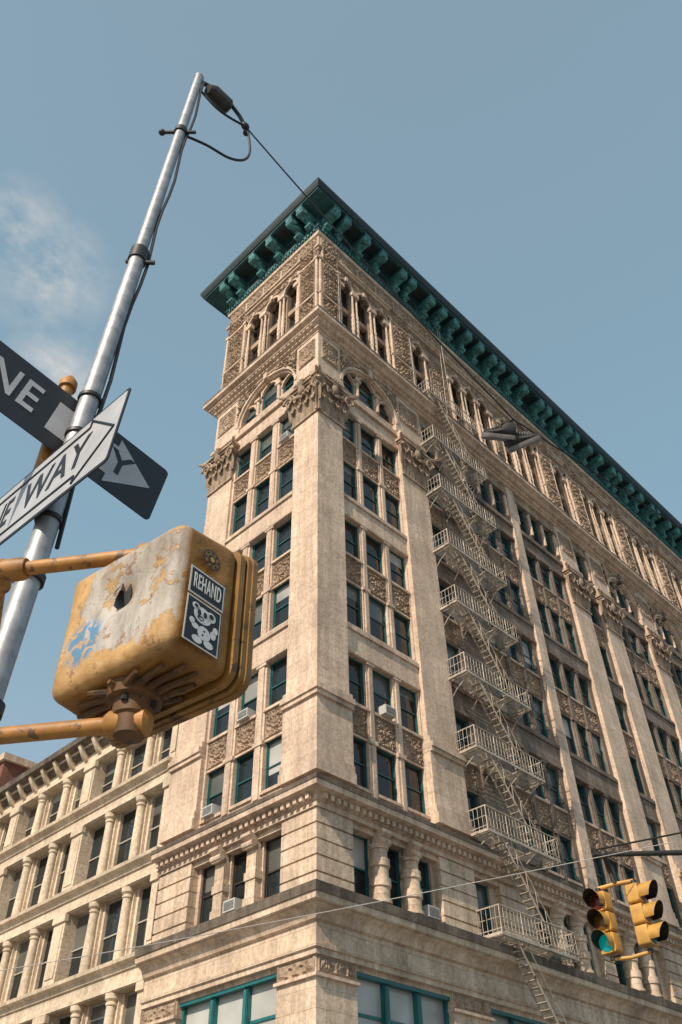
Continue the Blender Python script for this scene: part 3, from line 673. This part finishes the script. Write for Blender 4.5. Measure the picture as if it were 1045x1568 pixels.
for s_h in (sh1,sh2):
    K.tube([s_h+UX*.13,s_h*.5+UX*.05,(0,0,.012)],.006,"sneaker",5); K.tube([s_h+UX*.13+RX*.03,s_h*.5+UX*.05+RX*.02,(.02,0,.012)],.006,"sneaker",5)
K.build(sn)
# ------------------------------------------------------------ one-way signs
def text_mesh(body,size,mat,name,ext=.0015,bold=.012,space=1.0):
    cu=bpy.data.curves.new(name,'FONT'); cu.body=body; cu.size=size; cu.extrude=ext; cu.offset=bold*size; cu.align_x='CENTER'; cu.align_y='CENTER'; cu.space_character=space
    ob=bpy.data.objects.new(name,cu); sc.collection.objects.link(ob); bpy.context.view_layer.update()
    me=bpy.data.meshes.new_from_object(ob.evaluated_get(bpy.context.evaluated_depsgraph_get())); bpy.data.objects.remove(ob); me.materials.clear(); me.materials.append(MATS[mat]); return me
def poly_plate(b,pts,y0,y1,mat):
    n=len(pts); b.add(mat,[(x,y0,z) for x,z in pts]+[(x,y1,z) for x,z in pts],[tuple(range(n)),tuple(range(2*n-1,n-1,-1))]+[(i,(i+1)%n,(i+1)%n+n,i+n) for i in range(n)])
def rrect(w,h,r=.03,n=5):
    pts=[]
    for cx,cz,a0 in ((w/2-r,h/2-r,0),(-w/2+r,h/2-r,90),(-w/2+r,-h/2+r,180),(w/2-r,-h/2+r,270)):
        for i in range(n+1): a=math.radians(a0+90*i/n); pts.append((cx+r*math.cos(a),cz+r*math.sin(a)))
    return pts
def put(name,me,par,loc,rot):
    ob=bpy.data.objects.new(name,me); sc.collection.objects.link(ob); ob.parent=par; ob.location=loc; ob.rotation_euler=rot; return ob
sA=empty("one_way_sign"); b=MB(); W,H=1.36,.44
poly_plate(b,rrect(W,H),-.003,.003,"sign_black")
poly_plate(b,[(-.04,.12),(.35,.12),(.35,.185),(.61,0),(.35,-.185),(.35,-.12),(-.04,-.12)],-.0055,-.0035,"sign_white")
b.build(sA)
put("letters_one",text_mesh("ONE",.27,"sign_white","t1",space=1.05),sA,(-.38,-.005,0),(math.pi/2,0,0)).scale=(.86,1.1,1)
put("letter_y",text_mesh("Y",.24,"sign_black","t2"),sA,(.40,-.0072,0),(math.pi/2,0,0))
sA.location=(1.06,3.09,5.05); sA.rotation_euler=(0,math.radians(9.5),0)
sB=empty("one_way_sign"); b=MB(); W,H=1.40,.44
poly_plate(b,rrect(W,H,.025),-.003,.003,"sign_black")
poly_plate(b,rrect(W-.03,H-.03,.02),-.0045,-.0033,"sign_white")
ar=[(-.66,.145),(.40,.145),(.40,.19),(.66,0),(.40,-.19),(.40,-.145),(-.66,-.145)]
for i in range(len(ar)):
    p,q_=ar[i],ar[(i+1)%len(ar)]; b.tube([(p[0],-.0045,p[1]),(q_[0],-.0045,q_[1])],.007,"sign_black",5)
b.build(sB)
put("letters_way",text_mesh("WAY",.25,"sign_black","t3",space=1.05),sB,(.14,-.006,0),(math.pi/2,0,0)); put("letters_one",text_mesh("ONE",.25,"sign_black","t4"),sB,(-.46,-.006,0),(math.pi/2,0,0)).scale=(.66,1,1)
sB.location=(1.045,3.0,4.46); sB.rotation_euler=(0,math.radians(7.5),-math.pi/2)
b=MB()
for z in (4.3,4.6,4.9,5.2): b.tube([pp(z)+Vector((0,0,-.012)),pp(z)+Vector((0,0,.012))],.064,"dark_metal",16)
b.tube([(1.08,3.17,4.55),(1.08,3.17,5.42)],.035,"yellow_pipe",12); b.tube([(1.08,3.17,5.40),(1.08,3.17,5.45),(1.08,3.17,5.5)],[.05,.05,.02],"yellow_pipe",14)
b.build(lp,"sign_clamp_")
# ------------------------------------------------------------ pedestrian signal
ps=empty("pedestrian_signal",(.86,1.369,2.685)); ps.rotation_euler=(0,0,math.radians(8))
bm=bmesh.new(); bmesh.ops.create_cube(bm,size=1)
for v in bm.verts:
    fx=v.co.x+.5; tp=.0 if fx>.5 else .014
    v.co=Vector((fx*.20,(v.co.y+.5)*(.455-2*tp)+tp,(v.co.z+.5)*(.405-2*tp)+tp))
bmesh.ops.bevel(bm,geom=list(bm.edges),offset=.038,segments=6,profile=.55,affect='EDGES')
bmesh.ops.subdivide_edges(bm,edges=[e for e in bm.edges if e.calc_length()>.1],cuts=26,use_grid_fill=True)
for v in bm.verts:
    n=noise.noise(v.co*7+Vector((3,1,2)))*.010+noise.noise(v.co*18)*.0025
    if v.co.x<.06: 
        d=math.hypot(v.co.y-.225,v.co.z-.25); n+=.030*math.exp(-(d/.05)**2)
        v.co.x+=n
    else: v.co+=v.normal*n*.2
me=bpy.data.meshes.new("housing"); bm.to_mesh(me); bm.free(); me.materials.append(MATS["peeling_yellow"]); me.polygons.foreach_set("use_smooth",[True]*len(me.polygons))
put("housing",me,ps,(0,0,0),(0,0,0))
b=MB()
def rim(x0,x1,g,mat,r=.045):
    pr=[(y+.2275,z+.2025) for y,z in rrect(.455+2*g,.405+2*g,r)]; n=len(pr)
    b.add(mat,[(x0,y,z) for y,z in pr]+[(x1,y,z) for y,z in pr],[tuple(range(n)),tuple(range(2*n-1,n-1,-1))]+[(i,(i+1)%n,(i+1)%n+n,i+n) for i in range(n)])
rim(.195,.213,.008,"rim_yellow"); rim(.212,.222,.001,"dark_metal"); rim(.222,.238,.011,"rim_yellow"); rim(.2375,.256,.015,"rim_yellow")
cx,cy=.11,.2275
b.tube([(cx,cy,.01),(cx,cy,-.02),(cx,cy,-.025),(cx,cy,-.06),(cx,cy,-.065),(cx,cy,-.11)],[.074,.068,.050,.047,.040,.036],"yellow_dark",20)
for i in range(14):
    a=math.pi*2*i/14; b.tube([(cx+.06*math.cos(a),cy+.06*math.sin(a),-.004),(cx+.085*math.cos(a)*1.0,cy+.19*math.sin(a),-.001)],[.012,.006],"yellow_dark",6)
b.tube([(cx,cy,.395),(cx,cy,.43),(cx,cy,.435),(cx,cy,.47)],[.06,.055,.036,.034],"yellow_pipe",18)
ad=Vector((math.cos(math.radians(118)),math.sin(math.radians(118)),0))
pl=Vector((1.115-.86,3.0-1.369,0)); ca,sa=math.cos(math.radians(-8)),math.sin(math.radians(-8)); pl=Vector((pl.x*ca-pl.y*sa,pl.x*sa+pl.y*ca,0))
for z,mat in ((.455,"yellow_pipe"),(-.075,"yellow_pipe")):
    c0=Vector((cx,cy,z)); e=c0+ad*.47; pe=Vector((pl.x,pl.y,z))
    b.tube([c0-ad*.03,c0+ad*.08,e-ad*.06,e,e+(pe-e).normalized()*.06,pe],.021,mat,14)
    b.tube([c0-ad*.05,c0-ad*.04,c0+ad*.05,c0+ad*.06],[.02,.034,.034,.027],mat,14)
    b.tube([e-ad*.08,e-ad*.065,e-ad*.01],[.03,.034,.034],mat,14); b.ball(e,.037,mat,14,9); d2=(pe-e).normalized(); b.tube([e,e+d2*.07,e+d2*.075],[.034,.034,.026],mat,14)
    b.tube([pe-d2*.12,pe-d2*.03],[.035,.055],mat,14)
for q in range(4): a=q*math.pi/2+.4; b.tube([(cx+.05*math.cos(a),cy+.05*math.sin(a),-.02),(cx+.05*math.cos(a),cy+.05*math.sin(a),-.04)],[.009]*2,"dark_metal",6)
b.add("sticker_gash_black",[(.024,.20,.20),(.020,.222,.185),(.022,.240,.21),(.018,.262,.235),(.016,.245,.275),(.020,.222,.262),(.020,.208,.285),(.024,.204,.24)],[tuple(range(8))])  # torn gash: the dark inside of the hole painted as a black patch
b.add("sign_white",[(.012,.262,.262),(.016,.235,.295),(-.014,.218,.245),(-.010,.238,.222)],[(0,1,2,3)])
b.build(ps)
st=MB(); y=-.0035
def quad(x0,x1,z0,z1,yy,mat): st.wbox(x0,x1,yy-.0006,yy,z0,z1,mat)
quad(.030,.150,.165,.245,y,"sticker_white"); quad(.035,.145,.170,.240,y-.0008,"sticker_gash_black")
quad(.030,.146,.030,.158,y,"sticker_white"); quad(.034,.142,.034,.154,y-.0008,"sticker_gash_black")
def disc(x,z,rx,rz,mat,yy,n=18): st.add(mat,[(x+rx*math.cos(2*math.pi*i/n),yy,z+rz*math.sin(2*math.pi*i/n)) for i in range(n)],[tuple(range(n))])
w_=y-.0022; k_=y-.003
for (x,z,rx,rz) in ((.084,.118,.030,.023),(.112,.128,.016,.014),(.060,.135,.013,.010),(.094,.072,.022,.019),(.064,.080,.012,.008),(.124,.082,.010,.012),(.130,.098,.009,.010),(.052,.090,.009,.009),(.074,.047,.017,.010),(.112,.049,.016,.010)): disc(x,z,rx,rz,"sticker_white",w_)
for (x,z,rx,rz) in ((.072,.122,.006,.009),(.092,.123,.006,.009),(.078,.108,.012,.006),(.113,.130,.008,.007),(.060,.136,.006,.005),(.094,.078,.003,.003),(.090,.066,.003,.003)): disc(x,z,rx,rz,"sticker_gash_black",k_)
disc(.079,.106,.007,.002,"sticker_white",k_-.0008)
disc(.095,.300,.032,.032,"yellow_dark",y); disc(.095,.300,.026,.026,"rim_yellow",y-.0008); disc(.095,.300,.014,.014,"sticker_gash_black",y-.0016); disc(.095,.300,.008,.008,"signal_yellow",y-.0024)
for i in range(8): a=i*math.pi/4; disc(.095+.021*math.cos(a),.300+.021*math.sin(a),.004,.004,"sticker_gash_black",y-.0016,8)
st.build(ps,"sticker_")
t=text_mesh("REHAND",.030,"sticker_white","t5",.0004,.012,1.12); put("sticker_letters",t,ps,(.090,y-.0022,.205),(math.pi/2,0,0)).scale=(.74,2.1,1)
# ------------------------------------------------------------ traffic light
tl=empty("traffic_light"); T=MB()
def head(c,ang,lit):
    f=Vector((math.cos(ang),math.sin(ang),0)); s_=Vector((-f.y,f.x,0)); 
    H=.235
    for i in range(3):
        z=c.z-.12-i*(H+.006); ctr=Vector((c.x,c.y,z))
        pr=rrect(.23,.225,.03,3); n=len(pr)
        vs=[];fs=[]
        for d,sx in ((-.09,.85),(-.075,1),(.07,1),(.08,.97)):
            for (a,q_) in pr: vs.append(tuple(ctr+s_*a*sx+Vector((0,0,q_*sx))+f*d))
        for r in range(3):
            for k in range(n): fs.append((r*n+k,r*n+(k+1)%n,(r+1)*n+(k+1)%n,(r+1)*n+k))
        fs+=[tuple(range(n)),tuple(range(3*n,4*n))]; T.add("signal_yellow",vs,fs)
        mat=("lens_red","lens_amber","lens_green" if lit else "lens_green_off")[i]
        T.tube([ctr+f*.07,ctr+f*.085,ctr+f*.10,ctr+f*.105],[.098,.098,.06,.01],mat,20)
        for r,m_,ins in ((.108,"signal_yellow",0),(.104,"rubber",.002)):
            vs=[];fs=[];nn=18
            for k in range(nn+1):
                a=math.radians(-35+250*k/nn)
                e=s_*math.cos(a)*r+Vector((0,0,math.sin(a)*r)); ln=.10+.11*max(0,math.sin(a)*.5+.5)
                vs+=[tuple(ctr+e+f*.075),tuple(ctr+e+f*(.075+ln-ins))]
            for k in range(nn): fs.append((2*k,2*k+1,2*k+3,2*k+2))
            T.add(m_,vs,fs)
    T.tube([Vector((c.x,c.y,c.z)),Vector((c.x,c.y,c.z+.05))],.04,"dark_metal",12); T.tube([Vector((c.x,c.y,c.z-.74)),Vector((c.x,c.y,c.z-.78))],.035,"dark_metal",12)
h1=Vector((10.20,5.44,5.33)); h2=Vector((10.36,5.02,5.36))
head(h1,math.radians(180),True); head(h2,math.radians(270),False)
mid=(h1+h2)/2; T.tube([h1+Vector((0,0,.05)),mid+Vector((0,0,.06)),h2+Vector((0,0,.05))],.025,"signal_yellow",10); T.tube([h1+Vector((0,0,-.77)),mid+Vector((0,0,-.79)),h2+Vector((0,0,-.77))],.022,"signal_yellow",10)
top=Vector((10.10,5.20,5.72)); T.tube([mid+Vector((0,0,.06)),mid+Vector((-.02,.02,.2)),top],.035,"dark_metal",10); T.ball(top,.06,"dark_metal")
dr=Vector((.69,-.72,0)); T.tube([top-dr*.15,top+dr*4,top+dr*8.1+Vector((0,0,-.1))],[.03,.045,.07],"dark_metal",12)
pb=top+dr*8; T.tube([(pb.x,pb.y,0),(pb.x,pb.y,.4),(pb.x,pb.y,.45),(pb.x,pb.y,7.2)],[.17,.16,.10,.08],"galv_steel",16); T.ball((pb.x,pb.y,7.22),.09,"galv_steel")
T.tube([top-dr*.1+Vector((0,0,.06)),top+dr*4+Vector((0,0,.75)),Vector((pb.x,pb.y,7.0))],.012,"dark_metal",6)
T.build(tl)
# ------------------------------------------------------------ light
sdir=Vector((-.75,-.17,.64)).normalized()
sun=bpy.data.lights.new("sun",'SUN'); sun.energy=5.0; sun.angle=math.radians(.5); sun.color=(1,.88,.73)
so=bpy.data.objects.new("sun",sun); sc.collection.objects.link(so); so.rotation_euler=(-sdir).to_track_quat('-Z','Y').to_euler(); so.location=(-20,-20,60)
w=bpy.data.worlds.new("World"); sc.world=w; w.use_nodes=True; nt=w.node_tree; bg=nt.nodes["Background"]
sky=N(nt,"ShaderNodeTexSky",sky_type='NISHITA'); sky.sun_disc=False; sky.sun_elevation=math.asin(sdir.z); sky.sun_rotation=math.atan2(sdir.x,sdir.y)%(2*math.pi)
sky.air_density=1.0; sky.dust_density=2.0; sky.ozone_density=1.5
tc=N(nt,"ShaderNodeTexCoord"); g=tc.outputs["Generated"]
sx=N(nt,"ShaderNodeSeparateXYZ"); nt.links.new(g,sx.inputs[0])
hz=ramp(nt,sx.outputs[2],[(.35,(3.5,4.7,5.2)),(.65,(2.6,4.15,4.95)),(.95,(2.5,3.65,4.25))])
col=mix(nt,.62,sky.outputs[0],hz)
def spot(d,r0,r1):
    v=N(nt,"ShaderNodeVectorMath",operation='DISTANCE'); nt.links.new(g,v.inputs[0]); v.inputs[1].default_value=d
    return ramp(nt,v.outputs["Value"],[(r0,(1,1,1)),(r1,(0,0,0))])
mp=N(nt,"ShaderNodeMapping"); nt.links.new(g,mp.inputs[0]); mp.inputs["Scale"].default_value=(1,1.6,1); mp.inputs["Rotation"].default_value=(.5,.2,.6)
cn=noi(nt,mp.outputs[0],9,7,.62); cr=ramp(nt,cn,[(.38,(0,0,0)),(.62,(1,1,1))])
s1=spot((.135,.560,.817),.015,.075); s2=spot((.195,.625,.756),.015,.065); s3=spot((.085,.545,.834),.01,.06)
ss=mix(nt,1.0,mix(nt,1.0,s1,s2,'LIGHTEN'),s3,'LIGHTEN'); cm=mix(nt,1.0,ss,cr,'MULTIPLY'); cm=mix(nt,1.0,cm,(.8,.8,.8),'MULTIPLY')
col=mix(nt,cm,col,(5.9,5.6,5.3)); nt.links.new(col,bg.inputs[0]); bg.inputs[1].default_value=.13
# ------------------------------------------------------------ camera
cd=bpy.data.cameras.new("camera"); cd.sensor_fit='VERTICAL'; cd.sensor_height=36; cd.sensor_width=24; cd.lens=1290/1568*36; cd.clip_end=3000; cd.clip_start=.05
co=bpy.data.objects.new("camera",cd); sc.collection.objects.link(co)
mt=Matrix((R,U,-fw)).transposed().to_4x4(); mt.translation=Vector((0,0,1.6)); co.matrix_world=mt; sc.camera=co
sc.view_settings.view_transform='Standard'; sc.view_settings.look='None'; sc.view_settings.exposure=0
